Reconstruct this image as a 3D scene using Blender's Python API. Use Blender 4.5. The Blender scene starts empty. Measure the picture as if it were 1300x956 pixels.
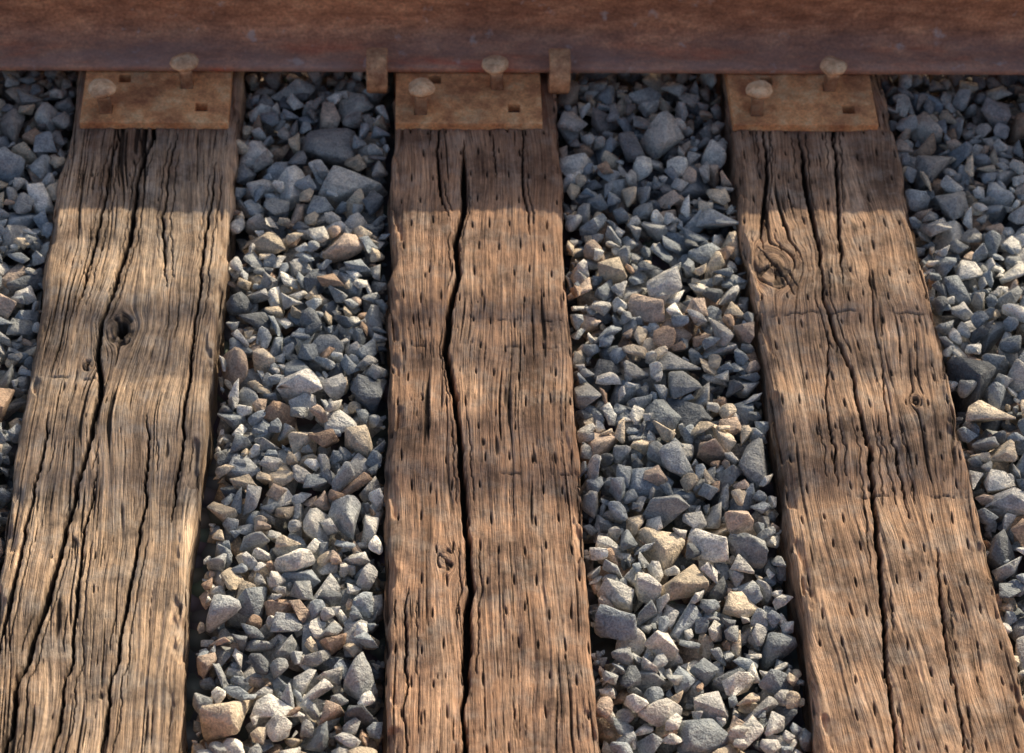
import bpy, bmesh, math, random
import numpy as np
from mathutils import Vector, Matrix, Euler

random.seed(7)
rng = np.random.default_rng(7)
S = bpy.context.scene
S.view_settings.view_transform = 'Standard'
S.view_settings.look = 'None'
S.view_settings.exposure = 0
S.view_settings.gamma = 1

# ------------------------------------------------------------------ noise
_T = rng.random((512, 512))
def vn(x, y, seed=0):
    x = np.asarray(x, float) + seed * 17.37 + 1000
    y = np.asarray(y, float) + seed * 9.71 + 1000
    ix = np.floor(x).astype(int); iy = np.floor(y).astype(int)
    fx = x - ix; fy = y - iy
    fx = fx * fx * (3 - 2 * fx); fy = fy * fy * (3 - 2 * fy)
    a = _T[ix & 511, iy & 511]; b = _T[(ix + 1) & 511, iy & 511]
    c = _T[ix & 511, (iy + 1) & 511]; d = _T[(ix + 1) & 511, (iy + 1) & 511]
    return (a * (1 - fx) + b * fx) * (1 - fy) + (c * (1 - fx) + d * fx) * fy
def fbm(x, y, seed=0, o=4):
    s = 0; a = .5; t = 0
    for i in range(o):
        s = s + a * vn(x * 2 ** i, y * 2 ** i, seed + i * 3); t += a; a *= .5
    return s / t
def sstep(a, b, x):
    t = np.clip((x - a) / (b - a), 0, 1); return t * t * (3 - 2 * t)

# ------------------------------------------------------------------ mesh helpers
def mesh_np(name, V, F, mats, attrs=None, smooth=True):
    """V (n,3), F (m,k) all same k"""
    me = bpy.data.meshes.new(name)
    V = np.ascontiguousarray(V, np.float32); F = np.ascontiguousarray(F, np.int32)
    k = F.shape[1]
    me.vertices.add(len(V)); me.vertices.foreach_set('co', V.ravel())
    me.loops.add(F.size); me.loops.foreach_set('vertex_index', F.ravel())
    me.polygons.add(len(F))
    me.polygons.foreach_set('loop_start', np.arange(0, F.size, k, dtype=np.int32))
    me.polygons.foreach_set('loop_total', np.full(len(F), k, np.int32))
    me.polygons.foreach_set('use_smooth', np.full(len(F), smooth))
    me.update(calc_edges=True); me.validate()
    for n, (typ, arr) in (attrs or {}).items():
        a = me.attributes.new(n, typ, 'POINT')
        if typ == 'FLOAT': a.data.foreach_set('value', np.ascontiguousarray(arr, np.float32).ravel())
        elif typ == 'FLOAT_VECTOR': a.data.foreach_set('vector', np.ascontiguousarray(arr, np.float32).ravel())
        elif typ == 'FLOAT_COLOR': a.data.foreach_set('color', np.ascontiguousarray(arr, np.float32).ravel())
    for m in mats: me.materials.append(m)
    ob = bpy.data.objects.new(name, me)
    S.collection.objects.link(ob)
    return ob
def bm_obj(name, bm, mat, smooth=False, parent=None):
    bmesh.ops.recalc_face_normals(bm, faces=bm.faces[:])
    me = bpy.data.meshes.new(name); bm.to_mesh(me); bm.free()
    for p in me.polygons: p.use_smooth = smooth
    me.materials.append(mat)
    ob = bpy.data.objects.new(name, me); S.collection.objects.link(ob)
    if parent: ob.parent = parent
    return ob
def empty(name, loc=(0, 0, 0)):
    e = bpy.data.objects.new(name, None); e.empty_display_size = .1
    e.location = loc; S.collection.objects.link(e); return e

# ------------------------------------------------------------------ node helper
class NT:
    def __init__(s, name):
        s.m = bpy.data.materials.new(name); s.m.use_nodes = True
        s.t = s.m.node_tree; s.t.nodes.clear()
        s.out = s.n('ShaderNodeOutputMaterial'); s.b = s.n('ShaderNodeBsdfPrincipled')
        s.l(s.b.outputs[0], s.out.inputs[0])
    def n(s, t, **k):
        x = s.t.nodes.new(t)
        for a, b in k.items(): setattr(x, a, b)
        return x
    def l(s, a, b): s.t.links.new(a, b)
    def attr(s, name):
        return s.n('ShaderNodeAttribute', attribute_name=name)
    def mapping(s, vec, scale, loc=(0, 0, 0)):
        m = s.n('ShaderNodeMapping'); m.inputs['Scale'].default_value = scale; m.inputs['Location'].default_value = loc
        s.l(vec, m.inputs[0]); return m.outputs[0]
    def noise(s, vec, scale=1, detail=4, rough=.55, dist=0):
        x = s.n('ShaderNodeTexNoise'); x.inputs['Scale'].default_value = scale
        x.inputs['Detail'].default_value = detail; x.inputs['Roughness'].default_value = rough
        x.inputs['Distortion'].default_value = dist
        s.l(vec, x.inputs['Vector']); return x.outputs['Fac']
    def ramp(s, fac, stops, interp='LINEAR'):
        r = s.n('ShaderNodeValToRGB'); r.color_ramp.interpolation = interp
        e = r.color_ramp.elements
        while len(e) < len(stops): e.new(.5)
        for i, (p, c) in enumerate(stops):
            e[i].position = p
            e[i].color = (c, c, c, 1) if isinstance(c, (int, float)) else (*c, 1)
        s.l(fac, r.inputs[0]); return r.outputs[0]
    def mix(s, a, b, fac, mode='MIX'):
        m = s.n('ShaderNodeMix', data_type='RGBA', blend_type=mode)
        for v, i in ((fac, 0), (a, 6), (b, 7)):
            if hasattr(v, 'is_output'): s.l(v, m.inputs[i])
            else: m.inputs[i].default_value = v if i == 0 else (*v, 1)
        return m.outputs[2]
    def math(s, op, a, b=0.):
        m = s.n('ShaderNodeMath', operation=op)
        for i, v in enumerate((a, b)):
            if hasattr(v, 'is_output'): s.l(v, m.inputs[i])
            else: m.inputs[i].default_value = v
        return m.outputs[0]
    def bump(s, h, dist, strength=1., normal=None):
        b = s.n('ShaderNodeBump'); b.inputs['Distance'].default_value = dist; b.inputs['Strength'].default_value = strength
        s.l(h, b.inputs['Height'])
        if normal: s.l(normal, b.inputs['Normal'])
        return b.outputs[0]
    def geo(s): return s.n('ShaderNodeNewGeometry').outputs['Position']

# ------------------------------------------------------------------ materials
def wood_mat(name, dark, mid, light, stain=(.30, .13, .07), grey=.35):
    N = NT(name)
    g = N.attr('gco').outputs['Vector']; pos = N.geo()
    n1 = N.noise(N.mapping(g, (460, 12, 20)), 1, 4, .62, .35)
    n2 = N.noise(N.mapping(g, (1200, 40, 60)), 1, 2, .6)
    n3 = N.noise(N.mapping(g, (38, 3.0, 8)), 1, 4, .6)
    blot = N.noise(pos, 10, 5, .7)
    blot2 = N.noise(pos, 48, 4, .7)
    c = N.ramp(n3, [(.3, dark), (.5, mid), (.72, light)])
    msk = N.ramp(blot2, [(.38, .5), (.6, 1.)])
    f1 = N.ramp(n1, [(.35, .24), (.43, .70), (.54, 1.0), (.68, 1.38)])
    c = N.mix(c, f1, msk, 'MULTIPLY')
    f2 = N.ramp(n2, [(.34, .50), (.60, 1.2)])
    c = N.mix(c, f2, .75, 'MULTIPLY')
    bl = N.ramp(blot, [(.37, (.40, .40, .42)), (.47, (.82, .80, .79)), (.60, (1.20, 1.13, 1.05))])
    c = N.mix(c, bl, .95, 'MULTIPLY')
    gr = N.ramp(N.noise(pos, 26, 4, .7), [(.48, 0.), (.66, grey)])
    c = N.mix(c, N.mix((.50, .445, .39), f1, .7, 'MULTIPLY'), gr)
    st = N.attr('stain').outputs['Fac']
    c = N.mix(c, N.mix(c, stain, .6), st)
    cr = N.attr('crack').outputs['Fac']
    c = N.mix(c, (.016, .010, .007), cr)
    N.l(c, N.b.inputs['Base Color'])
    N.b.inputs['Roughness'].default_value = .85
    N.b.inputs['Specular IOR Level'].default_value = .25
    h = N.math('ADD', N.math('MULTIPLY', n1, 1.), N.math('MULTIPLY', n2, .5))
    h = N.math('ADD', h, N.math('MULTIPLY', blot2, .9))
    nb = N.bump(h, .0026, 1.)
    N.l(nb, N.b.inputs['Normal'])
    return N.m

def stone_mat():
    N = NT('ballast_stone')
    pos = N.geo(); col = N.attr('rcol').outputs['Color']; rv = N.attr('rvec').outputs['Vector']
    ad = N.n('ShaderNodeVectorMath', operation='ADD'); N.l(pos, ad.inputs[0]); N.l(rv, ad.inputs[1]); p = ad.outputs[0]
    n1 = N.noise(p, 80, 4, .65, .3); n2 = N.noise(p, 420, 3, .65)
    c = N.mix(col, N.ramp(n1, [(.3, (.58, .59, .60)), (.5, (1, 1, 1)), (.7, (1.38, 1.32, 1.22))]), .9, 'MULTIPLY')
    c = N.mix(c, N.ramp(n2, [(.35, .58), (.62, 1.25)]), .75, 'MULTIPLY')
    N.l(c, N.b.inputs['Base Color'])
    N.b.inputs['Roughness'].default_value = .7
    N.b.inputs['Specular IOR Level'].default_value = .4
    h = N.math('ADD', n1, N.math('MULTIPLY', n2, .3))
    N.l(N.bump(h, .007, .9), N.b.inputs['Normal'])
    return N.m

def rust_mat(name, a, b, c3, scale=30, stretch=(1, 1, 1), bumpd=.0012, rough=.7, metal=0., tops=None):
    N = NT(name); pos = N.geo(); p = N.mapping(pos, stretch)
    n1 = N.noise(p, scale, 5, .7); n2 = N.noise(p, scale * 9, 4, .65); n3 = N.noise(p, scale * .4, 4, .6)
    c = N.ramp(n1, [(.34, a), (.5, b), (.66, c3)])
    c = N.mix(c, N.ramp(n2, [(.3, .6), (.65, 1.2)]), .75, 'MULTIPLY')
    c = N.mix(c, N.ramp(n3, [(.36, (.58, .50, .50)), (.52, (1., .96, .92)), (.66, (1.15, 1.06, .98))]), .85, 'MULTIPLY')
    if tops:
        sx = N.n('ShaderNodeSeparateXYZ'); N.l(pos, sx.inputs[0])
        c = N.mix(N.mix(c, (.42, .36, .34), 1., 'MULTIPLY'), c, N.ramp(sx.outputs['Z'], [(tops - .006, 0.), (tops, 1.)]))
    N.l(c, N.b.inputs['Base Color']); N.b.inputs['Roughness'].default_value = rough
    N.b.inputs['Metallic'].default_value = metal
    nb = N.bump(n1, bumpd * 2, .5); nb = N.bump(n2, bumpd, .6, nb)
    N.l(nb, N.b.inputs['Normal'])
    return N.m

def rail_mat():
    N = NT('rail_rust'); pos = N.geo()
    n1 = N.noise(N.mapping(pos, (16, 34, 48)), 1, 6, .72)
    n2 = N.noise(pos, 220, 4, .65)
    n3 = N.noise(N.mapping(pos, (5, 20, 9)), 1, 4, .6)
    c = N.ramp(n1, [(.34, (.30, .13, .072)), (.5, (.52, .245, .135)), (.66, (.74, .40, .23))])
    c = N.mix(c, N.ramp(n2, [(.3, .5), (.65, 1.25)]), .75, 'MULTIPLY')
    c = N.mix(c, N.ramp(n3, [(.36, (.66, .62, .66)), (.6, (1.08, 1.03, 1.))]), .8, 'MULTIPLY')
    sx = N.n('ShaderNodeSeparateXYZ'); N.l(pos, sx.inputs[0])
    low = N.ramp(sx.outputs['Z'], [(.028, 1.), (.042, 0.)])
    red = N.math('MULTIPLY', low, N.ramp(n3, [(.5, 0.), (.62, .8)]))
    c = N.mix(c, (.62, .13, .07), red)
    f = N.ramp(sx.outputs['Z'], [(.032, .45), (.052, 0.)])
    f = N.math('MULTIPLY', f, N.ramp(n3, [(.35, 1.), (.6, .2)]))
    c = N.mix(c, (.48, .37, .35), f)  # mauve-grey tint low on the rail imitates reflected sky
    sp = N.ramp(N.noise(pos, 34, 4, .6), [(.62, 0.), (.70, .6)])
    c = N.mix(c, (.52, .46, .45), sp)
    N.l(c, N.b.inputs['Base Color']); N.b.inputs['Roughness'].default_value = .55
    nb = N.bump(n2, .0010, .8); nb = N.bump(n1, .002, .5, nb)
    N.l(nb, N.b.inputs['Normal'])
    return N.m

MW_L = wood_mat('weathered_oak_grey', (.28, .205, .15), (.51, .38, .275), (.76, .60, .45), grey=.5)
MW_M = wood_mat('weathered_oak_brown', (.28, .175, .118), (.47, .30, .205), (.64, .44, .31), grey=.35)
MW_R = wood_mat('weathered_oak_tan', (.28, .182, .125), (.48, .32, .22), (.68, .49, .355), grey=.4)
M_ST = stone_mat()
M_RAIL = rail_mat()
M_PL = rust_mat('plate_rust', (.56, .24, .11), (.86, .43, .19), (.93, .62, .34), 38, bumpd=.0012)
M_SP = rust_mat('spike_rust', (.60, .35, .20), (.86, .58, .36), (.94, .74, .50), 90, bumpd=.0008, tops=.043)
M_AN = rust_mat('anchor_rust', (.40, .20, .11), (.66, .37, .20), (.84, .54, .32), 70, bumpd=.0010)
M_HEAD = rust_mat('railhead_steel', (.30, .28, .27), (.42, .40, .39), (.55, .53, .52), 30, (1, 8, 1), .0003, .35, .8)
M_PIPE = rust_mat('shade_pipe_galvanised', (.30, .31, .32), (.38, .39, .40), (.45, .46, .47), 30, rough=.5, metal=.4)

# ------------------------------------------------------------------ ties
def tie(name, xl, xr, mat, cracks=(), knots=(), cross=(), incis=False, seed=0, edges=None,
        fine=True, check=1., wav=1.):
    y0, y1 = .62, 3.32
    if fine:
        ys = np.concatenate([np.arange(y0, 1.36, .02), np.arange(1.36, 2.67, .0022), np.arange(2.68, y1, .02)])
        nt = 256; ns = 16
    else:
        ys = np.arange(y0, y1, .01); nt = 60; ns = 8
    W = xr - xl
    sd = np.linspace(.17, 0, ns, endpoint=False)
    tt = np.linspace(0, 1, nt)
    kind = np.concatenate([-np.ones(ns), np.zeros(nt), np.ones(ns)])
    depth = np.concatenate([sd, np.zeros(nt), sd[::-1]])
    t = np.concatenate([np.zeros(ns), tt, np.ones(ns)])
    Y, T = np.meshgrid(ys, t, indexing='ij'); _, D = np.meshgrid(ys, depth, indexing='ij'); _, K = np.meshgrid(ys, kind, indexing='ij')
    eL = (fbm(Y * 9, Y * 0 + 3, seed, 4) - .5) * .014
    eR = (fbm(Y * 9, Y * 0 + 8, seed + 5, 4) - .5) * .014
    if edges:
        ey = np.array([e[0] for e in edges]); o = np.argsort(ey)
        eL = eL + np.interp(Y, ey[o], np.array([e[1] for e in edges])[o])
        eR = eR + np.interp(Y, ey[o], np.array([e[2] for e in edges])[o])
    XL = xl + eL; XR = xr + eR
    X = XL * (1 - T) + XR * T
    A = X + np.where(K < 0, -D, np.where(K > 0, D, 0))
    G = A + ((fbm(A * 6, Y * 2.6, seed + 11, 3) - .5) * .050 + (fbm(A * 20, Y * 6, seed + 13, 3) - .5) * .009) * wav
    hole = np.zeros_like(G); kd = np.zeros_like(G); kedge = np.zeros_like(G)
    for (ks, ky, r, hr) in knots:
        kx = xl + ks * W
        dx = A - kx; dy = Y - ky
        rho = np.sqrt(dx ** 2 + (dy * .62) ** 2) + 1e-6
        th = np.arctan2(dy * .62, dx)
        rho = rho * (1 + .6 * (fbm(A * 30 + 3, Y * 24, seed + 31, 3) - .5))
        G = np.where(rho > r, kx + (G - kx) * (1 - .93 * r * r / rho ** 2), kx + .07 * (G - kx) + (rho - r) * .5)
        kd = np.maximum(kd, sstep(r * 1.15, r * .3, rho) * (.25 + .5 * sstep(.35, .65, fbm(A * 90, Y * 70, seed + 33, 3))))
        rad = sstep(.66, .76, vn(np.cos(th) * 3.1 + 7, np.sin(th) * 3.1 + rho * 30, seed + 38)) * sstep(r * 1.05, r * .8, rho)
        kedge = np.maximum(kedge, rad)
        if hr: hole = np.maximum(hole, sstep(hr, hr * .55, rho))
        kedge = np.maximum(kedge, np.exp(-((rho - r * .95) / .0012) ** 2) * sstep(.5, .62, fbm(A * 70, Y * 50, seed + 32, 2)))
    H = np.zeros_like(G); crack = np.zeros_like(G)
    amp = .40 + 1.0 * fbm(A * 16, Y * 9, seed + 7, 3)
    r1 = vn(G * 380, Y * 6, seed + 1); r2 = vn(G * 190, Y * 4, seed + 2)
    H += ((r1 - .5) * .0017 + (r2 - .5) * .0016) * amp
    H += (fbm(A * 14, Y * 7, seed + 3, 4) - .5) * .009
    H += (fbm(A * 90, Y * 40, seed + 4, 3) - .5) * .0024
    zone = sstep(.38, .62, fbm(A * 10, Y * 4, seed + 8, 3))
    for (fx, fy, th, dp, sdd) in ((330, 6.5, .85, .0034, 21), (430, 12, .865, .0028, 22), (190, 3.0, .875, .0055, 23), (400, 40, .91, .0026, 24)):
        th = th - .035 * (check - 1) + .09 * (1 - zone)
        n = vn(G * fx, Y * fy, seed + sdd)
        m = sstep(th, th + .07, n)
        H -= m * dp; crack = np.maximum(crack, m * .88)
    for ck in cracks:
        pts = np.array([(c[0], c[1]) for c in ck['p']]); o = np.argsort(pts[:, 1])
        xc = xl + W * np.interp(Y, pts[o, 1], pts[o, 0])
        xc = xc + (fbm(Y * 30, Y * 0 + 1, seed + 41, 3) - .5) * .009 + (vn(Y * 190, Y * 0 + 5, seed + 42) - .5) * .0022
        lo, hi = pts[:, 1].min(), pts[:, 1].max()
        w = ck['w'] * (.35 + 1.3 * fbm(Y * 9, Y * 0 + 2, seed + 43, 3)) * sstep(lo - .01, lo + .10, Y) * sstep(hi + .01, hi - .10, Y)
        if lo < 1.3: w = ck['w'] * (.35 + 1.3 * fbm(Y * 9, Y * 0 + 2, seed + 43, 3)) * sstep(hi + .02, hi - .10, Y)
        w = w * .85
        d = np.abs(A - xc)
        m = np.where(K == 0, sstep(1., .45, d / np.maximum(w, 1e-5)) * (w > .0005), 0)
        H -= m * ck.get('d', .022)
        H -= np.exp(-(d / .006) ** 2) * .0012 * (w > .001)
        crack = np.maximum(crack, m)
        for q in (-1, 1):
            xo = xc + q * (.005 + .010 * vn(Y * 5, Y * 0 + q, seed + 44))
            mm = sstep(.0012, .0004, np.abs(A - xo)) * sstep(.5, .62, vn(Y * 11, Y * 0 + 7 * q, seed + 45)) * (w > .001)
            H -= mm * .003; crack = np.maximum(crack, mm * .8)
    for (cy, s0, s1, w) in cross:
        yc = cy + (fbm(A * 40, A * 0 + 3, seed + 51, 3) - .5) * .018
        m = sstep(w, w * .3, np.abs(Y - yc)) * sstep(s0, s0 + .08, T) * sstep(s1, s1 - .08, T) * sstep(.33, .5, vn(A * 55, A * 0, seed + 52))
        H -= m * .003; crack = np.maximum(crack, m * .6)
        H -= sstep(.012, 0, np.abs(Y - yc)) * .0008
    H -= hole * .02; crack = np.maximum(crack, hole)
    H -= kedge * .004; crack = np.maximum(crack, np.maximum(kedge * .85, kd))
    if incis:
        px, py = .0265, .0475
        row = np.floor(Y / py); off = np.where(row % 2 == 0, 0, .5)
        u = (A - xl) / px + off; col = np.floor(u)
        jx = (_T[(row.astype(int) * 7 + seed) & 511, (col.astype(int) * 13 + 5) & 511] - .5)
        jy = (_T[(row.astype(int) * 11 + seed + 3) & 511, (col.astype(int) * 5 + 9) & 511] - .5)
        ex = _T[(row.astype(int) * 3 + seed + 8) & 511, (col.astype(int) * 17 + 2) & 511]
        lx = (u - col - .5 - jx * .34) * px; ly = (Y / py - row - .5 - jy * .25) * py
        lx = lx + ly * jx * .15
        ln = .0095 * (.5 + .8 * ex)
        m = sstep(1, .35, np.sqrt((lx / .00165) ** 2 + (ly / ln) ** 2)) * (ex > .15) * (K == 0)
        H -= m * .0045; crack = np.maximum(crack, m * .97)
    dist = np.minimum(X - XL, XR - X)
    R = .003 + .014 * fbm(Y * 7, Y * 0 + T.round() * 9, seed + 61, 3)
    rr = np.where((K == 0) & (dist < R), R * (1 - np.sqrt(np.clip(1 - ((R - dist) / R) ** 2, 0, 1))), 0)
    Zt = -rr * .9
    chip = sstep(.56, .68, fbm(Y * 20 + T.round() * 40, A * 60, seed + 62, 3)) * sstep(.020, .0, dist) * (K == 0)
    H -= chip * .010
    nx = np.where(K < 0, -1., np.where(K > 0, 1., 0))
    Xo = X + nx * (H * 1.3 + (fbm(D * 20, Y * 6, seed + 71, 3) - .5) * .012 * np.clip(D / .03, 0, 1))
    Zo = np.where(K == 0, Zt + H, -D - np.clip(.012 - D, 0, 1) / .012 * R * .9)
    n_y, n_c = Xo.shape
    V = np.stack([Xo, Y + (fbm(A * 30, Y * 0, seed + 81, 3) - .5) * .012 * ((Y < y0 + .02) | (Y > y1 - .03)), Zo], -1).reshape(-1, 3)
    i = np.arange(n_y - 1)[:, None] * n_c + np.arange(n_c - 1)[None, :]
    F = np.stack([i, i + 1, i + 1 + n_c, i + n_c], -1).reshape(-1, 4)
    F = F[:, ::-1]
    stain = sstep(2.44, 2.56, Y + (fbm(A * 25, Y * 12, seed + 91, 3) - .5) * .16) * .6
    stain = np.maximum(stain, sstep(2.30, 2.6, Y + (fbm(A * 9, Y * 4, seed + 92, 3) - .5) * .3) * .45)
    gco = np.stack([G, Y, np.full_like(G, seed * .37)], -1).reshape(-1, 3)
    ob = mesh_np(name, V, F, [mat], dict(gco=('FLOAT_VECTOR', gco), crack=('FLOAT', crack.ravel()), stain=('FLOAT', stain.ravel())))
    bm = bmesh.new(); bm.from_mesh(ob.data); bm.verts.ensure_lookup_table()
    for r in (0, n_y - 1):
        vs = [bm.verts[r * n_c + c] for c in range(n_c)]
        try: bm.faces.new(vs if r == 0 else vs[::-1])
        except Exception: pass
    bm.to_mesh(ob.data); bm.free()
    return ob

tie('wooden_railroad_tie', -.480, -.252, MW_L, seed=3, check=1.8, wav=1.25,
    cracks=[dict(p=[(.51, 2.62), (.51, 2.543), (.45, 2.42), (.45, 2.32), (.36, 2.173), (.35, 2.115), (.40, 2.03), (.36, 1.95), (.32, 1.838), (.26, 1.705), (.18, 1.59), (.1, 1.2)], w=.0044, d=.02),
            dict(p=[(.30, 2.6), (.27, 2.40), (.25, 2.30), (.19, 2.15)], w=.0026, d=.012),
            dict(p=[(.92, 2.50), (.88, 2.32), (.88, 2.17), (.86, 1.95), (.84, 1.80)], w=.0026, d=.012),
            dict(p=[(.65, 2.56), (.62, 2.36), (.70, 2.20)], w=.0024, d=.010),
            dict(p=[(.66, 2.02), (.70, 1.85), (.66, 1.70), (.6, 1.45)], w=.0026, d=.012),
            dict(p=[(.14, 2.02), (.10, 1.80), (.05, 1.6)], w=.0030, d=.013),
            dict(p=[(.44, 1.93), (.40, 1.80), (.42, 1.62), (.36, 1.4)], w=.0024, d=.010)],
    knots=[(.465, 2.147, .018, .0095), (.30, 2.085, .007, .002)],
    cross=[(2.06, 0, .5, .0012)],
    edges=[(2.55, 0, .004), (2.32, -.006, .002), (2.1, .0, -.002), (1.9, -.002, -.010), (1.7, .004, -.012), (1.58, .012, -.006)])
tie('wooden_railroad_tie', -.032, .199, MW_M, seed=17, incis=True, check=.9, wav=.8,
    cracks=[dict(p=[(.43, 2.53), (.435, 2.40), (.375, 2.32), (.38, 2.25), (.325, 2.173), (.31, 2.10), (.345, 2.03), (.37, 1.95), (.387, 1.838), (.415, 1.73), (.375, 1.587), (.36, 1.2)], w=.0054, d=.026),
            dict(p=[(.30, 2.60), (.27, 2.50), (.30, 2.40), (.34, 2.34)], w=.0030, d=.014),
            dict(p=[(.60, 2.56), (.62, 2.47), (.63, 2.42)], w=.0026, d=.010),
            dict(p=[(.80, 2.60), (.78, 2.45), (.80, 2.30)], w=.0020, d=.008),
            dict(p=[(.10, 1.75), (.09, 1.62), (.10, 1.4)], w=.0020, d=.006)],
    knots=[(.29, 1.765, .010, 0)],
    cross=[(2.115, .05, .95, .0011), (2.165, .55, 1., .0010), (1.90, .35, 1., .0009)],
    edges=[(2.55, 0, 0), (2.31, .002, 0), (2.275, .008, -.001), (2.24, .001, 0), (1.6, 0, .003)])
tie('wooden_railroad_tie', .445, .674, MW_R, seed=29, incis=True, check=1.2, wav=1.2,
    cracks=[dict(p=[(.41, 2.55), (.395, 2.42), (.42, 2.32), (.395, 2.20), (.415, 2.13), (.48, 2.06), (.485, 1.95), (.46, 1.838), (.42, 1.70), (.37, 1.587), (.33, 1.2)], w=.0038, d=.018),
            dict(p=[(.64, 2.60), (.585, 2.40), (.50, 2.20)], w=.0028, d=.012),
            dict(p=[(.20, 2.58), (.17, 2.44), (.10, 2.34), (.08, 2.28)], w=.0032, d=.012),
            dict(p=[(.02, 2.32), (.10, 2.285), (.17, 2.255), (.26, 2.19)], w=.0042, d=.012),
            dict(p=[(.39, 2.17), (.30, 2.0), (.28, 1.85)], w=.0022, d=.008),
            dict(p=[(.75, 1.80), (.70, 1.65), (.685, 1.4)], w=.0024, d=.010),
            dict(p=[(.66, 2.14), (.62, 1.95), (.64, 1.8)], w=.0020, d=.008)],
    knots=[(.15, 2.27, .024, 0), (.80, 2.02, .007, 0)],
    cross=[(2.178, .03, 1., .0018), (1.86, .3, 1., .0009)],
    edges=[(2.55, 0, .002), (2.30, -.006, 0), (2.17, .002, 0), (1.98, .003, 0), (1.8, .002, .003), (1.58, 0, .008)])
for k, (xc, m) in enumerate(((-.83, MW_R), (-1.28, MW_M), (1.035, MW_L), (1.49, MW_M))):
    tie('wooden_railroad_tie', xc - .114, xc + .114, m, seed=40 + k * 9, fine=False)

# ------------------------------------------------------------------ ballast
BX0, BX1, BY0, BY1 = -1.16, 1.40, 1.30, 2.98
CELL = .0025
nxg = int((BX1 - BX0) / CELL); nyg = int((BY1 - BY0) / CELL)
Hm = np.full((nxg, nyg), -.090)
gx = BX0 + (np.arange(nxg) + .5) * CELL; gy = BY0 + (np.arange(nyg) + .5) * CELL
tie_spans = [(-.480, -.252), (-.032, .199), (.445, .674), (-.944, -.716), (.921, 1.149), (-1.394, -1.166), (1.376, 1.604)]
for a, b in tie_spans:
    Hm[(gx > a - .002) & (gx < b + .002), :] = 9.
GXX, GYY = np.meshgrid(gx, gy, indexing='ij')
LIM = -.014 + (fbm(GXX * 7, GYY * 7, 77, 3) - .5) * .050
LIM = np.where((GYY > 2.60) & (GYY < 2.83), np.minimum(LIM, -.010), LIM)

def base_rock(sd):
    r = np.random.default_rng(sd)
    n = r.integers(7, 13)
    P_ = r.normal(size=(n, 3)); P_ /= np.linalg.norm(P_, axis=1)[:, None]
    P_ = np.sign(P_) * np.abs(P_) ** .75
    P_ *= (.80 + .25 * r.random((n, 1)))
    P_ *= np.array([1, .60 + .38 * r.random(), .38 + .42 * r.random()])
    bm = bmesh.new()
    for p in P_: bm.verts.new(p)
    res = bmesh.ops.convex_hull(bm, input=bm.verts[:])
    junk = [g for g in res['geom_interior'] if isinstance(g, bmesh.types.BMVert)] + [g for g in res['geom_unused'] if isinstance(g, bmesh.types.BMVert)]
    if junk: bmesh.ops.delete(bm, geom=list(set(junk)), context='VERTS')
    bmesh.ops.recalc_face_normals(bm, faces=bm.faces[:])
    bmesh.ops.dissolve_limit(bm, angle_limit=math.radians(14), verts=bm.verts[:], edges=bm.edges[:])
    bm.normal_update()
    planes = np.array([(*f.normal, f.normal.dot(f.verts[0].co)) for f in bm.faces])
    rr_ = r.random()
    rnd = .022 + .03 * r.random() if rr_ < .74 else .13
    bmesh.ops.bevel(bm, geom=bm.edges[:] + bm.verts[:], offset=rnd, segments=1, affect='EDGES', profile=.5, clamp_overlap=True)
    bmesh.ops.triangulate(bm, faces=bm.faces[:])
    long = [e for e in bm.edges if e.calc_length() > .34]
    if long: bmesh.ops.subdivide_edges(bm, edges=long, cuts=1, use_grid_fill=False)
    bmesh.ops.triangulate(bm, faces=bm.faces[:])
    bm.verts.ensure_lookup_table()
    V = np.array([v.co[:] for v in bm.verts]); F = np.array([[v.index for v in f.verts] for f in bm.faces])
    nn = np.array([v.normal[:] for v in bm.verts])
    V = V + nn * ((fbm(V[:, 0] * 2.5 + 9, V[:, 1] * 2.5 + V[:, 2] * 3, sd, 3) - .5)[:, None] * .14)
    bm.free()
    return V, F, planes
bases = [base_rock(100 + i) for i in range(110)]
variants = []
for i in range(540):
    V, F, Pl = bases[i % 110]
    r = np.random.default_rng(9000 + i)
    if i < 440: dia = float(np.clip(np.exp(r.normal(math.log(.0345), .46)), .013, .098))
    else: dia = .008 + .007 * r.random()
    sc = dia / 2 / .85
    R_ = np.array((Euler((r.normal(0, .55), r.normal(0, .55), 0)).to_matrix() @ Euler((math.pi * (r.random() < .5), 0, r.random() * 6.283)).to_matrix()))
    R_ = np.array(Matrix.Rotation(r.random() * 6.283, 3, 'Z')) @ R_
    V2 = (V * sc) @ R_.T
    n_ = Pl[:, :3] @ R_.T; d_ = Pl[:, 3] * sc
    ext = np.abs(V2[:, :2]).max(0); hx, hy = int(np.ceil(ext[0] / CELL)), int(np.ceil(ext[1] / CELL))
    ux = (np.arange(-hx, hx + 1)) * CELL; uy = (np.arange(-hy, hy + 1)) * CELL
    UX, UY = np.meshgrid(ux, uy, indexing='ij')
    top = np.full(UX.shape, 1e3); bot = np.full(UX.shape, -1e3)
    for nn_, dd in zip(n_, d_):
        if abs(nn_[2]) < 1e-4: continue
        v = (dd - nn_[0] * UX - nn_[1] * UY) / nn_[2]
        if nn_[2] > 0: top = np.minimum(top, v)
        else: bot = np.maximum(bot, v)
    ok = bot < top
    if ok.sum() < 3: continue
    variants.append((V2, F, top, bot, ok, hx, hy, dia))
variants.sort(key=lambda v: -v[7])
NV = len(variants); NS = sum(1 for v in variants if v[7] > .0152)
placed = []
hdim = Hm.shape
spans = [(-1.166, -.944), (-.716, -.480), (-.252, -.032), (.199, .445), (.674, .921), (1.149, 1.376)]
sw = np.array([b - a for a, b in spans]); sw = sw / sw.sum()
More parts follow.
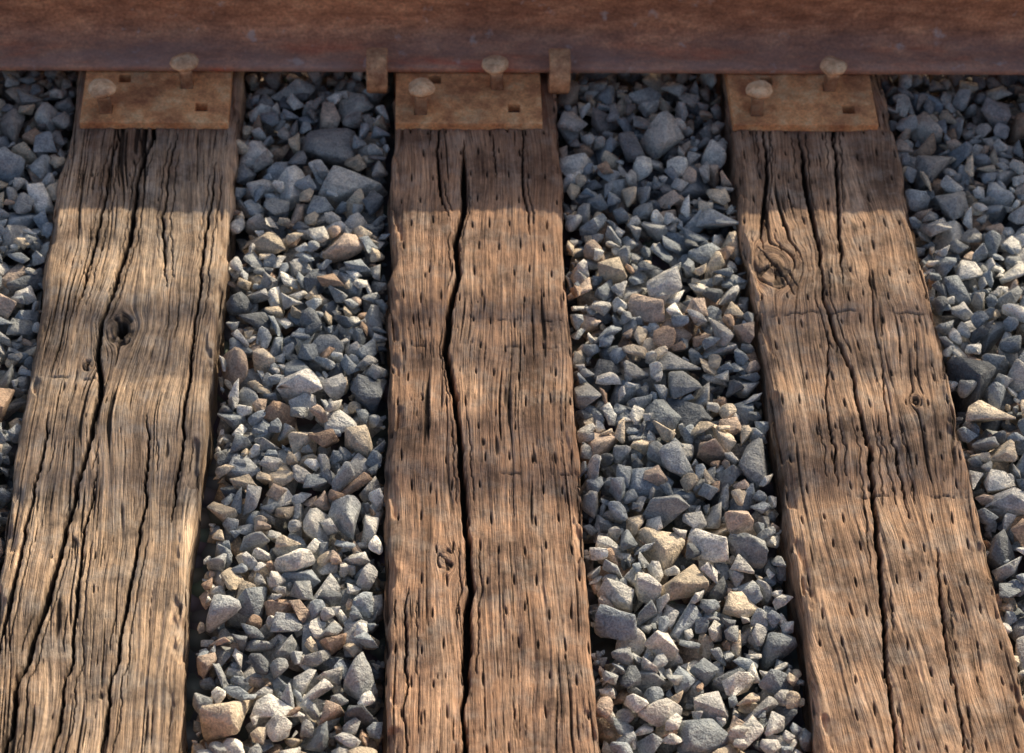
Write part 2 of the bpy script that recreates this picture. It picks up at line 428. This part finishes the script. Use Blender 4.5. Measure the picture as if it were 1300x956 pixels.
for it in range(25000):
    if it < 12000: vi = int(rng.integers(0, NS))
    elif it < 19000: vi = int(NS * (.5 + .5 * rng.random())) % NS
    else: vi = int(rng.integers(NS, NV))
    V2, F, top, bot, ok, hx, hy, dia = variants[vi]
    best = None
    for c in range(5):
        a, b = spans[rng.choice(6, p=sw)]
        x = a + rng.random() * (b - a); y = BY0 + .03 + rng.random() * (BY1 - BY0 - .06)
        ix = int((x - BX0) / CELL); iy = int((y - BY0) / CELL)
        if ix - hx < 0 or iy - hy < 0 or ix + hx + 1 > hdim[0] or iy + hy + 1 > hdim[1]: continue
        pt = Hm[ix - hx:ix + hx + 1, iy - hy:iy + hy + 1]
        z = (pt - bot)[ok].max()
        if z > 1: continue
        if best is None or z < best[0]: best = (z, ix, iy)
    if best is None: continue
    z, ix, iy = best; z -= .0015 if vi < NS else .0006
    tz = z + top[ok].max()
    if z + .25 * (tz - z) > LIM[ix, iy] - (.012 if vi >= NS else 0): continue
    pt = Hm[ix - hx:ix + hx + 1, iy - hy:iy + hy + 1]
    pt[ok] = np.maximum(pt[ok], (z + top)[ok])
    placed.append((vi, gx[ix], gy[iy], z, ix, iy))
pal = np.array([(.33, .375, .42), (.44, .465, .48), (.55, .55, .54), (.88, .86, .80), (.74, .63, .49), (.48, .34, .25), (.62, .49, .40), (.17, .19, .215), (.74, .72, .68)])
pw = np.array([.21, .17, .14, .11, .12, .05, .06, .07, .07]); pw /= pw.sum()
VV = []; FF = []; CC = []; RR = []; base = 0
for (vi, x, y, z, ix, iy) in placed:
    V2, F, top, bot, ok, hx, hy, dia = variants[vi]
    pt = Hm[ix - hx:ix + hx + 1, iy - hy:iy + hy + 1]
    if ((z + top)[ok] >= pt[ok] - .012).sum() < (3 if vi < NS else 2): continue
    c = pal[rng.choice(len(pal), p=pw)] * (.68 + .50 * rng.random())
    k = np.clip((y - 2.42) / .25, 0, 1) * (.2 + .5 * rng.random())
    c = c * (1 - k) + np.array([.34, .225, .155]) * k
    VV.append(V2 + (x, y, z)); FF.append(F + base); base += len(V2)
    CC.append(np.tile((*c, 1), (len(V2), 1))); RR.append(np.tile(rng.random(3) * 20, (len(V2), 1)))
VV = np.concatenate(VV); FF = np.concatenate(FF); CC = np.concatenate(CC); RR = np.concatenate(RR)
gravel = mesh_np('gravel_ballast', VV, FF, [M_ST], dict(rcol=('FLOAT_COLOR', CC), rvec=('FLOAT_VECTOR', RR)))

# ground sheet to the horizon
N = NT('gravel_ground'); pos = N.geo()
vo = N.n('ShaderNodeTexVoronoi'); vo.inputs['Scale'].default_value = 34; N.l(pos, vo.inputs['Vector'])
c = N.mix(vo.outputs['Color'], (.34, .34, .34), .86)
c = N.mix(c, N.ramp(vo.outputs['Distance'], [(.0, 1.), (.6, .12)]), .8, 'MULTIPLY')
N.l(c, N.b.inputs['Base Color']); N.b.inputs['Roughness'].default_value = .95
inv = N.math('SUBTRACT', 1., vo.outputs['Distance'])
N.l(N.bump(inv, .02, .9), N.b.inputs['Normal'])
bm = bmesh.new()
bmesh.ops.create_grid(bm, x_segments=8, y_segments=8, size=400)
ground = bm_obj('ground', bm, N.m); ground.location = (0, 0, -.088)
# ------------------------------------------------------------------ rails
Z0 = .018
half = [(.0, .0), (.068, 0), (.070, .002), (.070, .0085), (.0685, .0105), (.052, .0140), (.036, .0185), (.024, .0245), (.0165, .032), (.0120, .042), (.0095, .055),
        (.0085, .075), (.0085, .100), (.0098, .114), (.0135, .124), (.0205, .130), (.033, .1345), (.0355, .137), (.0368, .150), (.0365, .163),
        (.0345, .169), (.030, .1725), (.018, .1760), (0, .177)]
def rail(name, yc):
    prof = [(-a, b) for a, b in half[1:]] + [(a, b) for a, b in half[::-1][1:-1]]
    n = len(prof); xs = np.linspace(-12, 12, 61)
    V = np.array([(x, yc + a, Z0 + b) for x in xs for a, b in prof])
    F = np.array([(i * n + j, i * n + (j + 1) % n, (i + 1) * n + (j + 1) % n, (i + 1) * n + j) for i in range(len(xs) - 1) for j in range(n)])
    ob = mesh_np(name, V, F, [M_RAIL, M_HEAD])
    bm = bmesh.new(); bm.from_mesh(ob.data)
    for f in bm.faces:
        c = f.calc_center_median()
        if c.z > Z0 + .171: f.material_index = 1
    bmesh.ops.recalc_face_normals(bm, faces=bm.faces[:]); bm.to_mesh(ob.data); bm.free()
    return ob
YR = 2.717; YR2 = YR - 1.507
rail('steel_rail', YR); rail('steel_rail', YR2)

# ------------------------------------------------------------------ tie plates
def plate(x0, x1, yc, front, parent):
    W = x1 - x0; hs = .0085
    holes = [(.17, -.146), (.81, -.140), (.70, -.094), (.27, -.081), (.17, .146), (.81, .140), (.70, .081), (.27, .094)]
    holes = [(x0 + W * a, yc + b) for a, b in holes]
    xs = sorted(set([x0, x1] + [round(h[0] + s, 5) for h in holes for s in (-hs, hs)]))
    ys = sorted(set([yc - .172, yc + .172] + [round(h[1] + s, 5) for h in holes for s in (-hs, hs)]))
    bm = bmesh.new(); vt = {}
    zt = lambda y: .0165 if abs(y - yc) < .075 else .0165 - .006 * (abs(y - yc) - .075) / .097
    def v(i, j, k):
        if (i, j, k) not in vt:
            vt[i, j, k] = bm.verts.new((xs[i], ys[j], zt(ys[j]) if k else -.003))
        return vt[i, j, k]
    def solid(i, j):
        if i < 0 or j < 0 or i >= len(xs) - 1 or j >= len(ys) - 1: return False
        cx = (xs[i] + xs[i + 1]) / 2; cy = (ys[j] + ys[j + 1]) / 2
        return not any(abs(cx - h[0]) < hs and abs(cy - h[1]) < hs for h in holes)
    for i in range(len(xs) - 1):
        for j in range(len(ys) - 1):
            if not solid(i, j): continue
            bm.faces.new([v(i, j, 1), v(i + 1, j, 1), v(i + 1, j + 1, 1), v(i, j + 1, 1)])
            bm.faces.new([v(i, j, 0), v(i, j + 1, 0), v(i + 1, j + 1, 0), v(i + 1, j, 0)])
            for (di, dj, a, b) in ((-1, 0, (i, j), (i, j + 1)), (1, 0, (i + 1, j), (i + 1, j + 1)), (0, -1, (i, j), (i + 1, j)), (0, 1, (i, j + 1), (i + 1, j + 1))):
                if not solid(i + di, j + dj):
                    bm.faces.new([v(*a, 0), v(*b, 0), v(*b, 1), v(*a, 1)])
    ob = bm_obj('plate', bm, M_PL, parent=parent)
    mo = ob.modifiers.new('b', 'BEVEL'); mo.width = .0016; mo.segments = 2; mo.limit_method = 'ANGLE'; mo.angle_limit = math.radians(40)
    return holes

def spike(x, y, zb, h, hook, parent, seed):
    r = random.Random(seed)
    bm = bmesh.new()
    s = .0088
    rings = [(-.06, s), (zb, s), (zb + h * .6, s * .98), (zb + h - .004, s * 1.05)]
    prev = None
    for z, a in rings:
        ring = [bm.verts.new((px * a, py * a, z)) for px, py in ((-1, -.7), (-.7, -1), (.7, -1), (1, -.7), (1, .7), (.7, 1), (-.7, 1), (-1, .7))]
        if prev:
            for k in range(8): bm.faces.new([prev[k], prev[(k + 1) % 8], ring[(k + 1) % 8], ring[k]])
        else: bm.faces.new(ring[::-1])
        prev = ring
    bm.faces.new(prev)
    nseg = 12; prev = None
    prof = [(.0100, 0), (.0172, .0035), (.0200, .0075), (.0194, .0118), (.0150, .0160), (.0085, .0180)]
    wob = [1 + r.uniform(-.08, .08) for _ in range(nseg)]
    for ri, (rad, z) in enumerate(prof):
        ring = []
        for k in range(nseg):
            t = 2 * math.pi * k / nseg
            px = math.cos(t) * rad * .98 * wob[k]; py = math.sin(t) * rad * wob[k]
            if py * hook > 0: py *= 1.1
            ring.append(bm.verts.new((px, py + hook * .003, zb + h - .005 + z + (.0012 * math.sin(t * 2 + seed)) - hook * py * .10)))
        if prev:
            for k in range(nseg): bm.faces.new([prev[k], prev[(k + 1) % nseg], ring[(k + 1) % nseg], ring[k]])
        else: bm.faces.new(ring[::-1])
        prev = ring
    c = bm.verts.new((0, hook * .003, zb + h - .005 + .0188))
    for k in range(nseg): bm.faces.new([prev[k], prev[(k + 1) % nseg], c])
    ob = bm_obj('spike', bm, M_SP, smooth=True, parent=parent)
    ob.location = (x, y, 0); ob.rotation_euler = (r.uniform(-.05, .05), r.uniform(-.06, .06), r.uniform(-.2, .2))
    mo = ob.modifiers.new('b', 'BEVEL'); mo.width = .0010; mo.segments = 1; mo.angle_limit = math.radians(35)
    mo2 = ob.modifiers.new('w', 'WEIGHTED_NORMAL')
    return ob

for k, x0 in enumerate((-.4665, -.0275, .4470, -.935, -1.385, .930, 1.385)):
    for yc in (YR, YR2):
        e = empty('rail_tie_plate')
        hs_ = plate(x0, x0 + .206, yc, -1, e)
        if yc == YR:
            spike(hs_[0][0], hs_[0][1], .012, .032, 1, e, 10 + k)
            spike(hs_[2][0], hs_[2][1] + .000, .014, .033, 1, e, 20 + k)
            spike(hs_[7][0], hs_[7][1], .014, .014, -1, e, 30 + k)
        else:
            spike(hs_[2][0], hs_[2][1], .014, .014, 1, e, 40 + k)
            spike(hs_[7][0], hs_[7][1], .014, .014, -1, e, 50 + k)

# ------------------------------------------------------------------ rail anchors
def anchor(xc):
    path = [(.115, .003), (.06, .005), (.0, .008), (-.045, .006), (-.074, .003), (-.088, .004), (-.0965, .014), (-.097, .030), (-.092, .044), (-.080, .0525), (-.066, .053), (-.055, .047)]
    th = [.005, .006, .006, .006, .0065, .0068, .0066, .0064, .0064, .0064, .006, .004]
    bm = bmesh.new(); L = []; n = len(path)
    for i in range(n):
        a = Vector(path[max(i - 1, 0)]); b = Vector(path[min(i + 1, n - 1)]); d = (b - a).normalized(); nn = Vector((-d.y, d.x)); p = Vector(path[i])
        L.append((p + nn * th[i], p - nn * th[i]))
    w = .0150
    g = [[bm.verts.new((sx, YR + q.x, q.y)) for q in (L[i][0], L[i][1]) for sx in (-w, w)] for i in range(n)]
    for i in range(n - 1):
        a, b = g[i], g[i + 1]
        for (p, q) in ((0, 1), (1, 3), (3, 2), (2, 0)): bm.faces.new([a[p], a[q], b[q], b[p]])
    bm.faces.new([g[0][0], g[0][1], g[0][3], g[0][2]]); bm.faces.new([g[-1][0], g[-1][1], g[-1][3], g[-1][2]])
    ob = bm_obj('rail_anchor', bm, M_AN, smooth=True)
    ob.location = (xc, 0, 0)
    mo = ob.modifiers.new('b', 'BEVEL'); mo.width = .0028; mo.segments = 3; mo.angle_limit = math.radians(50)
    mo2 = ob.modifiers.new('w', 'WEIGHTED_NORMAL')
anchor(-.054); anchor(.205)

# ------------------------------------------------------------------ unseen railing added behind the track to throw the soft bands of shade
shade_railing = empty('added_shade_railing')
FY = 5.0
def cyl(a, b, r, nm):
    a = Vector(a); b = Vector(b); bm = bmesh.new()
    bmesh.ops.create_cone(bm, cap_ends=True, segments=24, radius1=r, radius2=r, depth=(b - a).length)
    ob = bm_obj(nm, bm, M_PIPE, smooth=True, parent=shade_railing)
    ob.location = (a + b) / 2; ob.rotation_euler = (b - a).to_track_quat('Z', 'Y').to_euler()
for z, r_ in ((1.722, .016), (1.768, .010), (1.845, .011), (1.890, .016)):
    cyl((-9, FY, z), (12, FY, z), r_, 'shade_pipe')
for i in range(8):
    cyl((-8.2 + i * 2.9, FY, -.1), (-8.2 + i * 2.9, FY, 1.93), .03, 'shade_post')

# ------------------------------------------------------------------ light
EL, AZ = math.radians(26.5), math.radians(35)
sd_ = Vector((math.sin(AZ) * math.cos(EL), math.cos(AZ) * math.cos(EL), math.sin(EL)))
sun = bpy.data.lights.new('sun', 'SUN'); sun.energy = 5; sun.angle = math.radians(.5); sun.color = (1, .85, .62)
so = bpy.data.objects.new('sun', sun); S.collection.objects.link(so)
so.rotation_euler = sd_.to_track_quat('Z', 'Y').to_euler(); so.location = sd_ * 20
w = bpy.data.worlds.new('World'); S.world = w; w.use_nodes = True
nt = w.node_tree; sk = nt.nodes.new('ShaderNodeTexSky'); sk.sky_type = 'NISHITA'; sk.sun_disc = False
sk.sun_elevation = EL; sk.sun_rotation = AZ
sk.dust_density = 4.0; sk.ozone_density = .6
nt.links.new(sk.outputs[0], nt.nodes['Background'].inputs[0]); nt.nodes['Background'].inputs[1].default_value = .132

# ------------------------------------------------------------------ camera
f, yaw, roll, h, pitch = 2990.7464, .0581, -.041, 2.1277, .7854
Fv = np.array([math.sin(yaw) * math.cos(pitch), math.cos(yaw) * math.cos(pitch), -math.sin(pitch)])
Rv = np.array([math.cos(yaw), -math.sin(yaw), 0.]); Dv = np.cross(Fv, Rv)
R2 = math.cos(roll) * Rv + math.sin(roll) * Dv; D2 = -math.sin(roll) * Rv + math.cos(roll) * Dv
cam = bpy.data.cameras.new('camera'); co = bpy.data.objects.new('camera', cam); S.collection.objects.link(co)
M = Matrix(((R2[0], -D2[0], -Fv[0], 0), (R2[1], -D2[1], -Fv[1], 0), (R2[2], -D2[2], -Fv[2], h), (0, 0, 0, 1)))
co.matrix_world = M
cam.sensor_width = 36; cam.lens = f / 1300 * 36; cam.shift_y = -44.5 / 1300
cam.clip_start = .05; cam.clip_end = 2000
cam.dof.use_dof = True; cam.dof.focus_distance = 2.80; cam.dof.aperture_fstop = 6.3
S.camera = co
